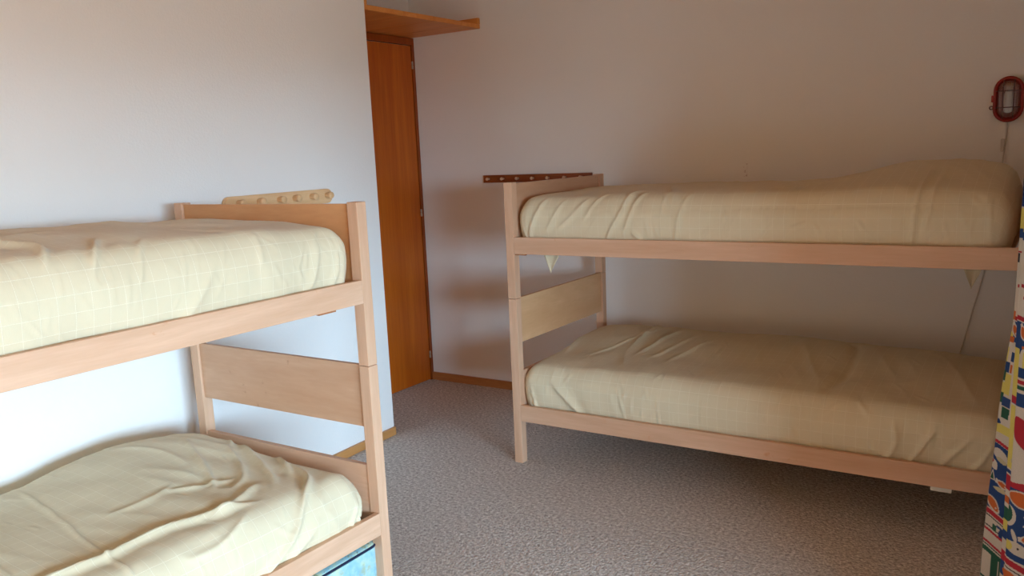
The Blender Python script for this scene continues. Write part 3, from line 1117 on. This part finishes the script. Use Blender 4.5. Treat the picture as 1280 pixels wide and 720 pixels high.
    b(728, 732, BLACK, sl=.18); b(740, 746, RED); b(752, 800, NAVY)
    fish(12, 770, 11, 5, ORANGE, m1, -20)
    # --- the folds nearer the camera
    a0 = arc[:, np.searchsorted(keep, 6 * k)][:, None]
    a = (arc - a0) / .0030
    p = np.interp(Z, [-.3, .26, .50, 1.27, 2.5], [930, 720, 620, 285, -250])
    m2 = CP >= 5.6
    strip = m2 & (a < 12)
    c2 = lambda *q, **w: band(*q, m2, **w)
    for base in (-230, 60):
        c2(base, base + 8, RED); c2(base + 10, base + 100, NAVY); c2(base + 150, base + 158, RED); c2(base + 165, base + 185, GREEN); c2(base + 200, base + 230, YELLOW)
        for q in range(6):
            fish(8 + 24 * q, base + 35 + 22 * (q % 2), 11, 6, ORANGE if q % 2 else CREAM, m2, 25)
            blob(10 + 26 * q, base + 125, 10, 12, RED if q % 2 else GREEN, m2)
    c2(290, 300, NAVY); c2(352, 356, RED, al=6, ah=14); c2(366, 369, RED, al=12); c2(390, 396, RED)
    c2(397, 436, NAVY)
    fish(18, 410, 9, 5, ORANGE, m2, 60); fish(34, 420, 9, 5, CREAM, m2, -20); fish(60, 414, 10, 5, ORANGE, m2, 20)
    blob(22, 436, 8, 9, CREAM, m2); c2(425, 429, ORANGE, al=16); c2(432, 452, YELLOW, al=18); c2(448, 460, ORANGE, ah=10)
    c2(452, 464, NAVY, al=10); c2(467, 472, RED, al=10); c2(474, 479, GREEN, al=10); c2(483, 500, NAVY)
    for x0 in (26, 86):
        fish(x0, 534, 24, 13, RED, m2, 62)
    band(430, 490, YELLOW, strip); band(490, 499, RED, strip); band(502, 583, YELLOW, strip)
    blob(11, 572, 2, 3, TAN, m2)
    q2 = 598 + 3 * np.abs(np.sin(a / 9))
    put(m2 & (a >= 10) & (p > q2 - 4) & (p < 604), RED)
    c2(604, 694, NAVY, al=10, sl=.0)
    fish(27, 616, 15, 9, ORANGE, m2, 10); fish(62, 620, 13, 8, ORANGE, m2, -15); fish(90, 640, 12, 8, CREAM, m2, 10)
    blob(14, 640, 9, 13, CREAM, m2); blob(12, 638, 7, 11, GREEN, m2)
    for t in range(5):
        blob(38 + 3 * math.cos(t * 1.257), 641 + 5 * math.sin(t * 1.257), 6, 2.2, CREAM, m2, t * 72)
    fish(40, 662, 10, 6, ORANGE, m2, -10)
    blob(26, 678, 17, 8, CREAM, m2, 8, 1.7); blob(15, 677, 6, 6, YELLOW, m2); blob(22, 663, 2.5, 8, CREAM, m2, -20); blob(27, 677, 1.3, 1.3, BLACK, m2)
    fish(70, 672, 14, 7, ORANGE, m2, 15)
    for lo, hi, c in ((585, 590, NAVY), (592, 612, RED), (612, 620, CREAM), (620, 629, ORANGE), (629, 634, CREAM), (634, 650, GREEN), (650, 664, YELLOW), (664, 675, NAVY), (675, 690, CREAM), (690, 703, RED), (703, 722, NAVY)):
        band(lo, hi, c, strip)
    c2(690, 692, CREAM, al=10, sl=.15); c2(692, 700, RED, al=10, sl=.15); c2(700, 701.5, CREAM, al=10, sl=.15); c2(703, 704.5, BLACK, al=10, sl=.15); c2(704.5, 760, CREAM, al=10, sl=.15)
    blob(20, 718, 14, 8, ORANGE, m2, 20, 1.5); blob(42, 722, 10, 6, YELLOW, m2, 0); c2(765, 771, RED); c2(780, 830, NAVY)
    # mesh
    V = np.concatenate([XY, Z[:, :, None]], axis=2).reshape(-1, 3)
    i, j = np.meshgrid(np.arange(nzr - 1), np.arange(nu - 1), indexing='ij')
    q = (i * nu + j).ravel()
    Q = np.stack([q, q + 1, q + nu + 1, q + nu], 1).astype(np.int32)
    me = bpy.data.meshes.new('curtain')
    me.vertices.add(len(V))
    me.vertices.foreach_set('co', V.astype(np.float32).ravel())
    me.loops.add(len(Q) * 4)
    me.loops.foreach_set('vertex_index', Q.ravel())
    me.polygons.add(len(Q))
    me.polygons.foreach_set('loop_start', np.arange(0, len(Q) * 4, 4, dtype=np.int32))
    me.update(calc_edges=True)
    at = me.attributes.new('print', 'FLOAT_COLOR', 'POINT')
    at.data.foreach_set('color', col.reshape(-1, 4).astype(np.float32).ravel())
    me.polygons.foreach_set('use_smooth', np.ones(len(Q), dtype=bool))
    me.materials.append(M_curtain)
    o = link(bpy.data.objects.new('curtain', me))
    tag(o, 'gathered curtain printed with fish and coloured bands hanging beside the right bunk', 'curtain')


curtain()
rail = mesh_obj('curtain_rail', tube_bm([(.03, -.2, 2.19), (.03, 3.0, 2.19)], .009, 10), M_alu, None, None, True)
tag(rail, 'thin metal curtain rail above the window', 'curtain rail')
